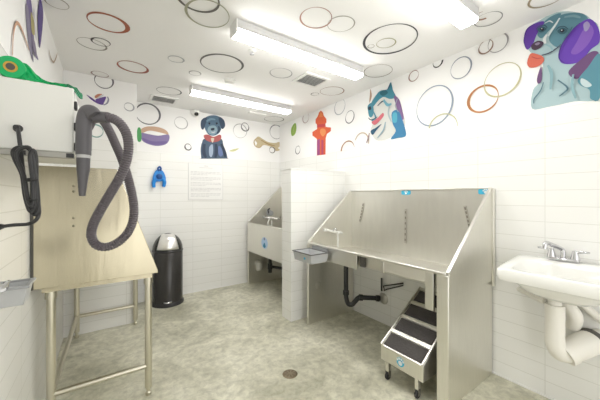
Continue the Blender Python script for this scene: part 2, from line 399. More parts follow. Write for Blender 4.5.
mural('swash_mural', 'b', [('#d9d7a4', [(229, 151), (234, 149), (239, 148.5), (234, 151.5)])], 'pale yellow paint swash')
cn = lambda x, y: (70+x/6.667, 80+y/6.667)
mural('ball_mural', 'n', [
    ('#6c4f9a', [(110, 98), (150, 122), (190, 150), (226, 158), (214, 166), (180, 156), (140, 130)]),
    ('#7257a4', [(170, 130), (205, 118), (240, 112), (232, 140), (218, 160), (186, 150)]),
    ('#d08a70', [(165, 108), (186, 94), (214, 94), (196, 108), (172, 122)]),
    ('#dfe0e2', [(176, 122), (212, 100), (226, 100), (196, 122)]),
    ('#9fa0b2', [(250, 112), (256, 132), (246, 156), (224, 168)], .014)], 'painted ball in purple, orange and white', cn)
mural('streak_mural', 'l', [
    ('#7a6aa0', [(26, 0), (29, -6), (32, 10), (33, 30), (35, 48), (38, 60), (33, 52), (29, 30)]),
    ('#8d86a0', [(25, 4), (28, 10), (31, 40), (33, 62), (29, 50), (26, 26)]), ('#e4e0e6', [(33, 6), (35, 20), (36, 40), (34, 30)]), ('#b5aa72', [(30, 12), (33, 20), (34, 34), (31, 32)]),
    ('#5d4a92', [(38, 4), (40, -2), (42.5, 12), (41.5, 30), (39, 48), (37.5, 34), (37, 16)]),
    ('#8a7f9a', [(31, 36), (34, 42), (36, 56), (33, 54)]),
    ('#d9a98c', [(11, 55), (12, 34), (15, 23), (19, 26), (24, 38), (28, 50)], .016),
    ('#c9b5a0', [(48, 50), (50, 58), (53, 62), (56, 55), (56.5, 52)], .016)], 'purple, yellow and orange painted streaks')

# ------------------------------------------------------------------ ceiling lights
def ceiling_light(x0, x1, y0, label):
    t = thing('ceiling_light', label, 'ceiling light', ((x0+x1)/2, y0+.06, CZ), 'strip lights on the ceiling')
    y1 = y0+.115; z0 = CZ-.088
    obj('housing', B(x0, x1, y0, y1, CZ-.062, CZ), GREYM, t, bevel=.002)
    zh = CZ-.062
    pts = [(x0+.006, y0+.003, zh), (x0+.006, y0+.005, z0+.008), (x0+.006, y0+.012, z0), (x0+.006, y1-.012, z0), (x0+.006, y1-.005, z0+.008), (x0+.006, y1-.003, zh)]
    obj('diffuser', prism(BM(), pts, (x1-x0-.012, 0, 0)), LIGHTM, t)
    for a, b in ((x0-.002, x0+.006), (x1-.006, x1+.002)):
        q = [(a, p[1]+(-.003 if p[1] < y0+.05 else .003), p[2]-(.002 if p[2] < zh-.005 else 0)) for p in pts] 
        q = [(a, y0-.002, CZ)]+q+[(a, y1+.002, CZ)]
        obj('end_cap', prism(BM(), q, (b-a, 0, 0)), WHITEM, t)
    return t
ceiling_light(.72, 1.94, 1.765, 'middle of three lit white strip lights, beside the square ceiling grille')
ceiling_light(.75, 2.0, 3.06, 'farthest lit strip light, near the back wall with the dark puppy mural')
ceiling_light(.70, 1.925, .80, 'nearest lit strip light, cut off by the top edge of the photo')

# ------------------------------------------------------------------ ceiling fittings
def vent(cx, cy, w, d, n, label, rot=0, dark=True):
    t = thing('ceiling_vent', label, 'vent', (cx, cy, CZ))
    bm = BM(); z = CZ-.012; fr = .03 if w > .2 else .018
    box(bm, cx-w/2, cx+w/2, cy-d/2, cy-d/2+fr, z, CZ); box(bm, cx-w/2, cx+w/2, cy+d/2-fr, cy+d/2, z, CZ)
    box(bm, cx-w/2, cx-w/2+fr, cy-d/2+fr, cy+d/2-fr, z, CZ); box(bm, cx+w/2-fr, cx+w/2, cy-d/2+fr, cy+d/2-fr, z, CZ)
    obj('frame', bm, WHITEM, t)
    obj('backing', B(cx-w/2+fr, cx+w/2-fr, cy-d/2+fr, cy+d/2-fr, CZ-.003, CZ), mat('vent_dark', (.30, .30, .30), .8), t)
    for i in range(n):
        y = cy-d/2+fr+(d-2*fr)*(i+.5)/n
        obj('slat', prism(BM(), [(cx-w/2+fr, y-.006, z+.001), (cx-w/2+fr, y-.004, z+.001), (cx-w/2+fr, y+.007, CZ-.003), (cx-w/2+fr, y+.005, CZ-.003)], (w-2*fr, 0, 0)), WHITEM, t)
    return t
p = on(311, 80, 2, CZ); vent(p.x, p.y, .30, .26, 8, 'square white ceiling grille with dark slots between two strip lights')
p = on(163.5, 99.2, 2, CZ); vent(p.x, p.y, .30, .25, 7, 'white ceiling grille close to the back wall above the collar mural')
p = on(257, 113.5, 2, CZ); vent(p.x, p.y, .26, .07, 2, 'narrow slot vent in the ceiling behind the farthest strip light')
p = on(229.5, 80, 2, CZ); t = thing('smoke_detector', 'round white smoke detector on the ceiling between two strip lights', 'smoke detector', p)
obj('base', Lz((p.x, p.y, CZ), [(.062, 0), (.062, -.012), (.058, -.014)], 32), WHITEM, t, True)
obj('cover', Lz((p.x, p.y, CZ-.014), [(.052, 0), (.05, -.014), (.04, -.022), (0, -.024)], 32), WHITEP, t, True)
p = on(252, 51, 2, CZ); t = thing('sprinkler_head', 'small round white sprinkler on the ceiling beside the middle strip light', 'sprinkler', p)
obj('escutcheon', Lz((p.x, p.y, CZ), [(.034, 0), (.032, -.006), (.014, -.01)], 28), WHITEM, t, True)
obj('head', Lz((p.x, p.y, CZ-.01), [(.01, 0), (.008, -.014), (.018, -.018), (.018, -.021), (0, -.022)], 20), CHROME, t, True)
p = on(195, 114, 1, BY); t = thing('security_camera', 'small white dome security camera high on the back wall', 'camera', (p.x, BY, p.z))
obj('mount', Lz((p.x, BY, p.z+.02), [(.062, 0), (.062, .03), (.055, .045)], 28, (0, -1, 0)), WHITEM, t, True)
obj('dome', Lz((p.x, BY-.045, p.z+.012), [(.048, 0), (.046, .02), (.034, .04), (.015, .05), (0, .052)], 28, (0, -1, -.35)), WHITEP, t, True)
obj('lens', Lz((p.x, BY-.068, p.z-.012), [(.03, 0), (.028, .014), (.016, .028), (0, .032)], 24, (0, -1, -.7)), BLACKG, t, True)

# ------------------------------------------------------------------ notice and blue tool on the back wall
a = on(188.5, 163, 1, BY); b = on(222.5, 199.5, 1, BY)
t = thing('wall_notice', 'white printed notice fixed to the back wall below the dark puppy mural', 'notice', ((a.x+b.x)/2, BY, b.z))
obj('sheet', B(a.x, b.x, BY-.006, BY, b.z, a.z), PAPER, t)
bm = BM(); w = b.x-a.x; y = BY-.0068
for (u0, u1, v, h_) in [(.44, .56, .045, .02), (.3, .7, .10, .012)]:
    box(bm, a.x+w*u0, a.x+w*u1, y, BY-.006, a.z-(a.z-b.z)*(v+h_), a.z-(a.z-b.z)*v)
rows = 19
obj('printed_heading', bm, INK, t); bm = BM()
for i in range(rows):
    v = .22+.72*i/rows; u = .06
    if i in (3, 7, 11, 15):
        obj('printed_text', bm, INK, t); bm = BM(); continue
    while u < .93:
        l = random.uniform(.03, .12); l = min(l, .95-u)
        box(bm, a.x+w*u, a.x+w*(u+l), y, BY-.006, a.z-(a.z-b.z)*(v+.016), a.z-(a.z-b.z)*v); u += l+.02
        if i in (2, 6, 10, 14, 18) and u > random.uniform(.4, .8): break
obj('printed_text', bm, INK, t)
bm = BM()
box(bm, a.x-.004, a.x, BY-.008, BY, b.z-.004, a.z+.004); box(bm, b.x, b.x+.004, BY-.008, BY, b.z-.004, a.z+.004)
box(bm, a.x, b.x, BY-.008, BY, a.z, a.z+.004); box(bm, a.x, b.x, BY-.008, BY, b.z-.004, b.z)
obj('frame', bm, mat('clear_holder', (.62, .62, .62), .3), t)

yb = BY-.03
q = lambda x, y, yy=yb: on(x, y, 1, yy)
p = q(159, 170); t = thing('wall_hook', 'blue plastic two-pronged tool hanging on the back wall left of the notice', 'hook', (p.x, BY, q(159, 188).z))
obj('plate', prism(BM(), spline([q(x, y) for x, y in [(155.5, 171), (159, 169), (163, 171), (165.5, 176), (165.5, 180), (159.5, 181.5), (153, 180), (153.5, 175)]], 4, True), (0, .03, 0)), BLUE, t, bevel=.006)
for pts in ([(155, 179), (153.6, 183), (154, 187.5)], [(163, 179), (164.4, 182), (163.6, 186.8)]):
    P = spline([q(x, y, yb-.005) for x, y in pts], 5)
    obj('prong', T(P, [.026-.006*i/len(P) for i in range(len(P))], 14), BLUE, t, True)
obj('loop', T(spline([q(159, 171), q(158, 168.5), q(159.6, 166.8), q(161, 168.5), q(160.2, 171)], 6), .011, 10), BLUED, t, True)
pc = q(159.3, 176.5); obj('hub', Lz((pc.x, yb, pc.z), [(.036, 0), (.036, .012), (.026, .02), (0, .02)], 24, (0, -1, 0)), BLUED, t, True)

# ------------------------------------------------------------------ dome-top bin
bx, by, br_ = .648, 3.815, .172
t = thing('trash_can', 'tall black round bin with domed top and chrome push flap by the back wall', 'trash can', (bx, by, 0))
obj('base_ring', Lz((bx, by, 0), [(br_+.012, 0), (br_+.012, .03), (br_+.002, .045)], 48), BLACKP, t, True)
obj('body', Lz((bx, by, .04), [(br_, 0), (br_, .605), (br_-.004, .61)], 48), BLACKG, t, True)
obj('rim', Lz((bx, by, .648), [(br_+.001, 0), (br_+.005, .006), (br_+.005, .016), (br_+.001, .022)], 48), BLACKP, t, True)
def dome(r, h, a0, a1, n=10, m=40):
    bm = BM(); rows = []
    for i in range(n+1):
        f = i/n*.97; rr = r*math.cos(f*PI/2); zz = h*math.sin(f*PI/2)
        rows.append([bm.verts.new((bx+rr*math.cos(a0+(a1-a0)*k/m), by+rr*math.sin(a0+(a1-a0)*k/m), .665+zz)) for k in range(m+1)])
    for A, Q in zip(rows, rows[1:]):
        for k in range(m): bm.faces.new((A[k], A[k+1], Q[k+1], Q[k]))
    return bm
obj('dome_lid', Lz((bx, by, .665), [(br_*math.cos(i/12*PI/2), .205*math.sin(i/12*PI/2)) for i in range(12)]+[(0, .205)], 48), BLACKG, t, True)
va = math.atan2(-by, -bx)
def flap(r, h, n=10, m=20):
    bm = BM(); rows = []
    for i in range(n+1):
        f = .06+i/n*.74; rr = r*math.cos(f*PI/2); zz = h*math.sin(f*PI/2); ha = math.asin(min(.96, (.122-.055*i/n)/rr))
        rows.append([bm.verts.new((bx+rr*math.cos(va-ha+2*ha*k/m), by+rr*math.sin(va-ha+2*ha*k/m), .665+zz)) for k in range(m+1)])
    for A, Q in zip(rows, rows[1:]):
        for k in range(m): bm.faces.new((A[k], A[k+1], Q[k+1], Q[k]))
    return bm
fl = flap(br_+.006, .213)
o = obj('push_flap', fl, mat('satin_chrome', (.85, .84, .82), .3, 1.0), t, True)
o.modifiers.new('thick', 'SOLIDIFY').thickness = .004
pd = Vector((math.cos(va), math.sin(va)))
obj('pedal', Lz((bx+pd.x*br_*1.0, by+pd.y*br_*1.0, .066), [(.05, -.006), (.05, .006), (.045, .012), (0, .014)], 24), CHROME, t, True)

# ------------------------------------------------------------------ sticker helper
def paw(bm, c, u, v, nrm, s, mi=0):
    for (du, dv, r) in ((0, -.15, .32), (-.45, .2, .15), (-.17, .42, .16), (.17, .42, .16), (.45, .2, .15)):
        n = 14; bm.faces.new([bm.verts.new(c+u*(du+r*math.cos(2*PI*k/n))*s+v*(dv+r*math.sin(2*PI*k/n))*s+nrm*.0016) for k in range(n)]).material_index = mi
def sticker(name, c, u, v, w, h, parent, m=(None,), oval=False, print_=True):
    c, u, v = Vector(c), Vector(u).normalized(), Vector(v).normalized(); nrm = u.cross(v)
    bm = BM(); n = 28; pts = []
    for k in range(n):
        a = 2*PI*k/n; e = 1 if oval else .35
        pts.append(c+u*math.copysign(abs(math.cos(a))**e, math.cos(a))*w/2+v*math.copysign(abs(math.sin(a))**e, math.sin(a))*h/2)
    prism(bm, pts, nrm*.001)
    if print_: paw(bm, c, u, v, nrm, h*.8, 1)
    return obj(name, bm, [STK, STKW], parent)

# ------------------------------------------------------------------ big dog washing tub
XF, XB, Y0, Y1, RZ, TZ = 1.735, 2.375, .885, 2.345, .845, 1.382
t = tub = thing('dog_wash_tub', 'large stainless steel dog washing tub with sloped sides against the right wall', 'dog bath', ((XF+XB)/2, (Y0+Y1)/2, 0), 'raised steel dog baths')
tt = .018
def side(y, s, name, m):
    prof = [(XF, y, .70), (XF, y, RZ), (XB-.03, y, TZ), (XB, y, TZ), (XB, y, .70)]
    return obj(name, prism(BM(), prof, (0, s*tt, 0)), m, t, bevel=.002)
def side_low(y, s):
    return obj('lower_panel', prism(BM(), [(XF+.004, y, .0), (XF+.004, y, .70), (XB, y, .70), (XB, y, .0)], (0, s*tt*.8, 0)), STEEL, t, bevel=.002)
side(Y0, 1, 'side_panel', STEEL); side(Y1, -1, 'side_panel', STEEL); side_low(Y0+.010, 1); side_low(Y1-.010, -1)
for y, s in ((Y0, 1), (Y1, -1)):
    sl = Vector((XB-.03-XF, 0, TZ-RZ)).normalized(); nn = Vector((-sl.z, 0, sl.x))
    a, b = Vector((XF, y-s*.003, RZ)), Vector((XB-.03, y-s*.003, TZ))
    obj('side_flange', prism(BM(), [a, b, b+nn*.012, a+nn*.012], (0, s*.022, 0)), STEELB, t, bevel=.003)
    pw = .075 if s > 0 else .03
    obj('front_post', B(XF-.012, XF+.004, min(y, y+s*pw), max(y, y+s*pw), 0, RZ-.012), STEEL, t, bevel=.004)
    obj('wall_flange', B(XB-.03, XB+.006, min(y-s*.01, y), max(y-s*.01, y), .66, TZ), STEEL, t, bevel=.002)
obj('back_panel', B(XB-.014, XB, Y0+tt, Y1-tt, .70, TZ), mat('back_sheet_steel', (.76, .75, .70), .42, 1.0, .06, 5, stretch=(4, 4, 1)), t, bevel=.003)
obj('back_flange', B(XB-.022, XB+.008, Y0+tt, Y1-tt, TZ, TZ+.01), STEELB, t, bevel=.003)
# basin pan
bm = BM(); box(bm, XF+.05, XB-.014, Y0+tt, Y1-tt, .735, .75); box(bm, XF+.05, XF+.062, Y0+tt, Y1-tt, .75, RZ-.012)
obj('basin', bm, STEEL, t)
obj('front_rim', B(XF-.014, XF+.062, Y0+tt, Y1-tt, RZ-.014, RZ+.006), STEELB, t, bevel=.006, seg=3)
obj('apron', B(XF-.004, XF+.010, 1.655, Y1-.03, .712, RZ-.014), STEEL, t, bevel=.003)
obj('latch_slot', B(XF+.03, XF+.05, 1.60, 1.65, .735, .825), HOLE, t)
obj('gate_end', B(XF-.006, XF+.05, 1.375, 1.395, .742, RZ-.014), STEELB, t, bevel=.002)
obj('gate', B(XF-.002, XF+.018, 1.04, 1.375, .757, RZ-.014), mat('gate_steel', (.86, .84, .80), .42, 1.0), t, bevel=.003)
obj('gate_stop', B(XF-.01, XF+.012, .982, 1.040, .588, RZ-.014), STEELB, t, bevel=.003)
# tether rails on the back
for (x0, y0, x1, y1) in ((363.7, 203, 360, 222), (406, 209, 405.5, 243), (465, 206, 471, 232)):
    a, b = on(x0, y0, 0, XB-.016), on(x1, y1, 0, XB-.016)
    d = (b-a).normalized(); sd = Vector((0, d.z, -d.y))*.011
    bm = prism(BM(), [a-sd, a+sd, b+sd, b-sd], (-.006, 0, 0))
    r = obj('tether_rail', bm, mat('rail_steel', (.62, .60, .55), .4, 1.0), t)
    for k in range(6):
        c = a+(b-a)*((k+.6)/6.2); e = d*.011; s2 = sd*.5
        obj('slot', prism(BM(), [c-s2-e, c+s2-e, c+s2+e, c-s2+e], (-.0068, 0, 0)), mat('slot_shade', (.22, .2, .17), .6), r)
for px, py in ((406, 192.6), (485.5, 191.6)):
    c = on(px, py, 0, XB-.0145); c.x = XB-.0145
    sticker('blue_sticker', c, (0, -1, 0), (0, 0, 1), .10, .042, t)
# faucet on the left panel
yf = Y1-tt
F = lambda px, py, dy=.05: on(px, py, 1, yf-dy)
fa = obj('faucet', T([F(325, 230), F(342, 233)], .014, 14), WHITEP, t, True)
for px, py in ((327, 230.3), (340, 232.6)):
    c = F(px, py); obj('wall_stub', T([c, (c.x, yf, c.z)], .011, 12), CHROME, fa, True)
    obj('handle', T([F(px, py-.6), F(px-1.2, py-.3, .09), F(px-2, py+.2, .12)], [.012, .01, .007], 10), WHITEP, fa, True)
obj('riser', T(spline([F(337.5, 232.5), F(338, 239), F(338, 247), F(338, 256)], 4), .012, 12), WHITEP, fa, True)
obj('spray_hook', T(spline([F(333, 231.5), F(334, 229, .09), F(336, 229, .11), F(336.5, 231, .11)], 4), .007, 10), CHROME, fa, True)
# waste pipe to the wall
D = lambda px, py, tdep=2.92: at(px, py, tdep)
dp = obj('drain_pipe', T(spline([D(346, 259), D(346, 275), D(346, 290), D(346.2, 297), D(348, 303.5), D(352, 304.5), D(355.5, 301), D(359, 297.6), D(366, 297.6), D(380, 298.4)], 6), .024, 14), BLACKP, t, True)
for px, py, px2, py2 in ((346, 290.5, 346, 294.5), (359, 297.4, 362.6, 297.6), (376, 298.2, 379, 298.4)):
    obj('coupling', T([D(px, py), D(px2, py2)], .032, 16), BLACKP, dp, True)
c = on(383.5, 298.5, 0, RX)
obj('wall_escutcheon', Lz((RX, c.y, c.z), [(.058, 0), (.05, .012), (.03, .02)], 24, (-1, 0, 0)), mat('grey_flange', (.55, .54, .5), .4, .6), dp, True)
vr = obj('supply_rods', T([on(381.6, 278, 0, RX-.03), on(381.6, 291, 0, RX-.03)], .009, 10), BLACKP, t, True)
for p0, p1 in (((383.5, 286), (403, 283.3)), ((386, 289.5), (403, 285.5))):
    obj('rod', T([on(*p0, 0, RX-.03), on(*p1, 0, RX-.03)], .006, 8), BLACKP, vr, True)
obj('rod_elbow', T([on(383.5, 286, 0, RX-.03), on(384.5, 291, 0, RX-.03), on(386, 289.5, 0, RX-.03)], .006, 8), BLACKP, vr, True)
# inspection dish bracket inside the left panel
c = on(318, 285, 1, Y1-.022)
obj('panel_recess', Lz((c.x, Y1-.018, c.z), [(.045, 0), (.045, .004), (.035, .008), (0, .008)], 24, (0, -1, 0)), STEEL, t, True)

# ------------------------------------------------------------------ grey tray hooked on the tub
zt = .80
A_, B_, C_, D_ = [on(x, y, 2, zt) for x, y in ((296.5, 252), (308, 246.5), (325.5, 250.8), (319, 257.3))]
x0, x1 = XF-.232, XF-.026; y0, y1 = 1.985, 2.275
t = thing('accessory_tray', 'grey plastic tray with dark rim hooked on the front of the big tub', 'tray', ((x0+x1)/2, (y0+y1)/2, zt-.085))
def tray(t, x0, x1, y0, y1, z0, z1, body, rim, wd=.006):
    bm = BM(); box(bm, x0+.012, x1-.012, y0+.012, y1-.012, z0, z0+wd)
    def wl(a, b, c, d):
        ins = .012
        pts_b = {'x0': (x0+ins, y0+ins), 'x1': (x1-ins, y0+ins), 'x2': (x1-ins, y1-ins), 'x3': (x0+ins, y1-ins)}
    cb_ = [(x0+.012, y0+.012), (x1-.012, y0+.012), (x1-.012, y1-.012), (x0+.012, y1-.012)]; ct = [(x0, y0), (x1, y0), (x1, y1), (x0, y1)]
    k = wd
    ib = [(x0+.012+k, y0+.012+k), (x1-.012-k, y0+.012+k), (x1-.012-k, y1-.012-k), (x0+.012+k, y1-.012-k)]; it = [(x0+k, y0+k), (x1-k, y0+k), (x1-k, y1-k), (x0+k, y1-k)]
    for i in range(4):
        j = (i+1) % 4
        vs = [(*cb_[i], z0), (*cb_[j], z0), (*ct[j], z1), (*ct[i], z1), (*ib[i], z0), (*ib[j], z0), (*it[j], z1), (*it[i], z1)]
        v = [bm.verts.new(p) for p in vs]
        for f in ((0, 1, 2, 3), (4, 7, 6, 5), (3, 2, 6, 7), (0, 4, 5, 1), (0, 3, 7, 4), (1, 5, 6, 2)): bm.faces.new([v[q] for q in f])
    obj('tray_body', bm, body, t, bevel=.003)
    bm = BM(); e = .006
    box(bm, x0-e, x1+e, y0-e, y0+k, z1-.004, z1+.005); box(bm, x0-e, x1+e, y1-k, y1+e, z1-.004, z1+.005)
    box(bm, x0-e, x0+k, y0+k, y1-k, z1-.004, z1+.005); box(bm, x1-k, x1+e, y0+k, y1-k, z1-.004, z1+.005)
    obj('tray_rim', bm, rim, t, bevel=.002)
tray(t, x0, x1, y0, y1, zt-.085, zt, GREYL, mat('smoke_rim', (.12, .12, .12), .3))
obj('soap_puck', Lz(((x0+x1)/2+.03, (y0+y1)/2-.02, zt-.079), [(.035, 0), (.038, .012), (.03, .024), (0, .026)], 20), WHITEP, t, True)
obj('hook', B(x1+.0062, XF-.0118, y0+.03, y1-.03, zt-.03, RZ-.0145), GREYC, t)
sticker('blue_sticker', (x0+.0035, y0+.10, zt-.045), (0, -1, 0), (0, 0, 1), .03, .022, t, oval=True, print_=False)

# ------------------------------------------------------------------ ramp under the tub
rx0, rx1, ry0, ry1 = 1.66, 2.16, 1.012, 1.345
t = thing('dog_ramp', 'small steel dog ramp with four dark grip pads rolled under the big tub', 'ramp', ((rx0+rx1)/2, (ry0+ry1)/2, 0))
zf, zb = .24, .565
sl = Vector((rx1-rx0, 0, zb-zf)); L_ = sl.length; sl.normalize(); nn = Vector((-sl.z, 0, sl.x))
obj('body', prism(BM(), [(rx0, ry0, .135), (rx0, ry0, zf), (rx1, ry0, zb), (rx1, ry0, .135)], (0, ry1-ry0, 0)), STEEL, t, bevel=.003)
org = Vector((rx0, 0, zf))
for y in (ry0, ry1-.012):
    a = org+Vector((0, y, 0)); obj('edge_rail', prism(BM(), [a, a+sl*L_, a+sl*L_+nn*.012, a+nn*.012], (0, .012, 0)), STEELB, t, bevel=.002)
seg = L_/4.05
for k in range(4):
    s0 = .012+seg*k; a = org+sl*s0+Vector((0, ry0+.02, 0)); b = a+sl*(seg*.72)
    obj('grip_pad', prism(BM(), [a, b, b+nn*.005, a+nn*.005], (0, ry1-ry0-.04, 0)), GRIP, t)
    a2 = org+sl*(s0+seg*.75)+Vector((0, ry0+.013, 0)); b2 = a2+sl*(seg*.18)
    obj('cleat', prism(BM(), [a2, b2, b2+nn*.012, a2+nn*.010], (0, ry1-ry0-.026, 0)), STEELB, t, bevel=.002)
sticker('blue_sticker', (rx0-.0005, (ry0+ry1)/2+.0, .19), (0, -1, 0), (0, 0, 1), .06, .062, t, oval=True)
for y in (ry0+.055, ry1-.045):
    for x in (rx0+.025, rx1-.06):
        lg = obj('leg', B(x-.013, x+.013, y-.013, y+.013, .06, .136), STEEL, t, bevel=.002)
        bm = BM(); box(bm, x-.010, x+.014, y-.016, y-.012, .022, .06); box(bm, x-.010, x+.014, y+.012, y+.016, .022, .06); box(bm, x-.012, x+.014, y-.016, y+.016, .058, .064)
        cs = obj('caster', bm, mat('caster_fork', (.35, .34, .32), .35, 1.0), t)
        obj('wheel', Lz((x-.002, y-.010, .026), [(.008, 0), (.024, .001), (.026, .004), (.026, .016), (.024, .019), (.008, .02)], 24, (0, 1, 0)), RUB, cs, True)

# ------------------------------------------------------------------ second tub behind the partition
FXF, FY0, FY1, FRZ, FTZ = 1.784, 2.675, 3.945, .926, 1.475
t = thing('dog_wash_tub', 'stainless steel tub half hidden behind the white tiled partition in the back corner', 'dog bath', ((FXF+XB)/2, (FY0+FY1)/2, 0), 'raised steel dog baths')
for y, s in ((FY0, 1), (FY1, -1)):
    obj('side_panel', prism(BM(), [(FXF, y, .50), (FXF, y, FRZ), (XB-.02, y, FTZ), (XB, y, FTZ), (XB, y, .50)], (0, s*tt, 0)), STEEL, t, bevel=.002)
    obj('lower_panel', B(FXF+.01, XB, min(y+s*.004, y+s*tt), max(y+s*.004, y+s*tt), 0, .50), STEEL, t, bevel=.002)
    obj('front_post', B(FXF-.006, FXF+.008, min(y, y+s*.045), max(y, y+s*.045), 0, FRZ-.01), STEEL, t, bevel=.003)
    a, b = Vector((FXF, y-s*.002, FRZ)), Vector((XB-.02, y-s*.002, FTZ)); d = (b-a).normalized(); n2 = Vector((-d.z, 0, d.x))
    obj('side_flange', prism(BM(), [a, b, b+n2*.010, a+n2*.010], (0, s*.026, 0)), STEELB, t, bevel=.002)
obj('back_panel', B(XB-.014, XB, FY0+tt, FY1-tt, .50, FTZ), STEEL, t)
obj('basin', B(FXF+.012, XB-.014, FY0+tt, FY1-tt, .56, .575), STEEL, t)
obj('apron', B(FXF-.008, FXF+.012, FY0+.0, FY1-.0, .505, FRZ-.012), STEEL, t, bevel=.003)
obj('front_rim', B(FXF-.014, FXF+.04, FY0+tt, FY1-tt, FRZ-.012, FRZ+.006), STEELB, t, bevel=.005)
c = on(264.5, 243, 0, FXF-.0085)
st = sticker('sticker', c, (0, -1, 0), (0, 0, 1), .18, .155, t, oval=True, print_=False); st.data.materials[0] = mat('sticker_pale', hexc('#b4d0ee'), .5)
c2 = c+Vector((-.0016, 0, -.025))
obj('drop_emblem', prism(BM(), spline([c2+Vector((0, y, z)) for y, z in ((0, .03), (.035, -.01), (.03, -.03), (0, -.04), (-.03, -.03), (-.035, -.01))], 4, True), (-.0008, 0, 0)), mat('sticker_teal', hexc('#2b7fa6'), .5), st)
c3 = c+Vector((-.0016, 0, .055))
obj('dot_emblem', Lz(c3, [(.02, 0), (.02, .0008)], 20, (-1, 0, 0)), mat('sticker_violet', hexc('#7a7f9e'), .5), st)
yf = FY1-tt
fa = obj('faucet', T([F(263, 217), F(279, 219)], .016, 12), CHROME, t, True)
for px, py in ((265, 217.3), (277, 218.8)):
    cc_ = F(px, py); obj('wall_stub', T([cc_, (cc_.x, yf, cc_.z)], .013, 12), CHROME, fa, True)
    obj('handle', T([F(px, py-.4), F(px-1, py-.8, .12)], [.016, .009], 10), WHITEP, fa, True)
obj('spout', T(spline([F(270.5, 218), F(268.5, 221), F(268, 224.5), F(270, 226), F(272, 224.5), F(271.6, 220.5)], 6), .011, 10), WHITEP, fa, True)
hk = F(269, 213, 0); obj('hose_hook', Lz((hk.x, yf, hk.z), [(.05, 0), (.05, .02), (.028, .03), (.028, .06), (.04, .07), (0, .07)], 20, (0, -1, 0)), GREYC, t, True)
obj('hook_arm', T(spline([F(269, 213, .05), F(268, 210, .07), F(270, 208.5, .08)], 5), .012, 10), BLACKP, t, True)
G = lambda px, py: at(px, py, 4.35)
dp = obj('drain_pipe', T(spline([G(270, 250), G(270, 262), G(270, 272.5)], 4), .028, 14), BLACKP, t, True)
obj('branch', T([G(270, 266.5), G(283, 268.5)], .022, 12), BLACKP, dp, True)
obj('coupling', T([G(270, 263.5), G(270, 269)], .038, 14), BLACKP, dp, True)
c = on(258, 266, 1, FY1-tt)
obj('pale_bent_tube', T([Vector((c.x, FY1-tt, c.z+.05)), Vector((c.x, FY1-tt-.04, c.z+.04)), Vector((c.x, FY1-tt-.05, c.z-.05))], [.05, .055, .05], 16), mat('pale_grey', (.66, .66, .62), .4, .4), t, True)  # short pale bent tube on the end panel

# ------------------------------------------------------------------ hand basin on the right wall
sx0, sx1, sy0, sy1 = 1.965, RX-.001, .20, .728
t = thing('wall_sink', 'white porcelain wall-hung hand basin at the right edge of the room', 'sink', ((sx0+sx1)/2, (sy0+sy1)/2, .72))
def rings(bm, L, m=48):
    R = []
    for (cx, cy, hx, hy, z, e) in L:
        R.append([])
        for k in range(m):
            a = 2*PI*k/m; ca, sa = math.cos(a), math.sin(a)
            x = cx+hx*math.copysign(abs(ca)**e, ca); y = cy+hy*math.copysign(abs(sa)**e, sa)
            R[-1].append(bm.verts.new((x, y, z+(x-sx0)/(sx1-sx0)*.040 if z > .8 else z)))
    for A, Q in zip(R, R[1:]):
        for k in range(m): bm.faces.new((A[k], A[(k+1) % m], Q[(k+1) % m], Q[k]))
    bm.faces.new(R[0][::-1]); bm.faces.new(R[-1])
    return bm
mx_, my_ = (sx0+sx1)/2, (sy0+sy1)/2; hx, hy = (sx1-sx0)/2, (sy1-sy0)/2
obj('basin', rings(BM(), [(mx_+.02, my_, .09, .12, .725, .7), (mx_+.01, my_, .13, .17, .755, .6), (mx_+.01, my_, .16, .20, .79, .5), (mx_, my_, hx-.03, hy-.035, .815, .3), (mx_, my_, hx-.004, hy-.004, .818, .16),
    (mx_, my_, hx, hy, .83, .14), (mx_, my_, hx, hy, .872, .14), (mx_, my_, hx-.004, hy-.004, .881, .16), (mx_, my_, hx-.014, hy-.014, .884, .18),
    (mx_-.035, my_, hx-.075, hy-.05, .884, .4), (mx_-.035, my_, hx-.083, hy-.06, .877, .45), (mx_-.03, my_, .115, .17, .82, .6), (mx_-.02, my_, .08, .12, .775, .8), (mx_-.01, my_, .03, .03, .765, 1)]), PORC, t, True)
K = lambda px, py, x=2.345: on(px, py, 0, x)
fz = .922
c = K(563, 257); fy = c.y
fa = obj('faucet', prism(BM(), [(2.32, fy-.075, fz), (2.37, fy-.075, fz), (2.37, fy+.075, fz), (2.32, fy+.075, fz)], (0, 0, .02)), CHROME, t, bevel=.008, seg=3)
obj('spout', T(spline([(2.345, fy, fz+.015), (2.345, fy, fz+.06), (2.33, fy+.01, fz+.078), (2.27, fy+.03, fz+.10), (2.215, fy+.045, fz+.118), (2.195, fy+.05, fz+.112), (2.19, fy+.052, fz+.085)], 6), .0125, 14), CHROME, fa, True)
for s in (-1, 1):
    yy = fy+s*.055
    obj('valve', Lz((2.345, yy, fz+.015), [(.024, 0), (.02, .02), (.013, .045), (.012, .055), (0, .058)], 20), CHROME, fa, True)
    obj('lever', T([(2.345, yy, fz+.06), (2.335, yy+s*.03, fz+.068), (2.325, yy+s*.065, fz+.07)], [.008, .009, .006], 10), CHROME, fa, True)
tx, ty = 2.165, .492
obj('tailpiece', T([(tx, ty, .75), (tx, ty, .66)], .032, 20), PVC, t, True)
obj('trap_cover', T(spline([(tx, ty, .69), (tx, ty, .58), (tx, ty, .50), (tx+.004, ty-.004, .445), (tx+.028, ty-.02, .405), (tx+.065, ty-.05, .405), (tx+.09, ty-.07, .44)], 6), .046, 20), PVC, t, True)
obj('trap_arm', T([(tx+.055, ty-.040, .405), (tx+.10, ty-.08, .445), (tx+.175, ty-.125, .475)], [.060, .066, .066], 24), PVC, t, True)
obj('trap_sleeve', T([(tx+.045, ty-.03, .402), (tx+.07, ty-.052, .42)], .069, 24), PVC, t, True)
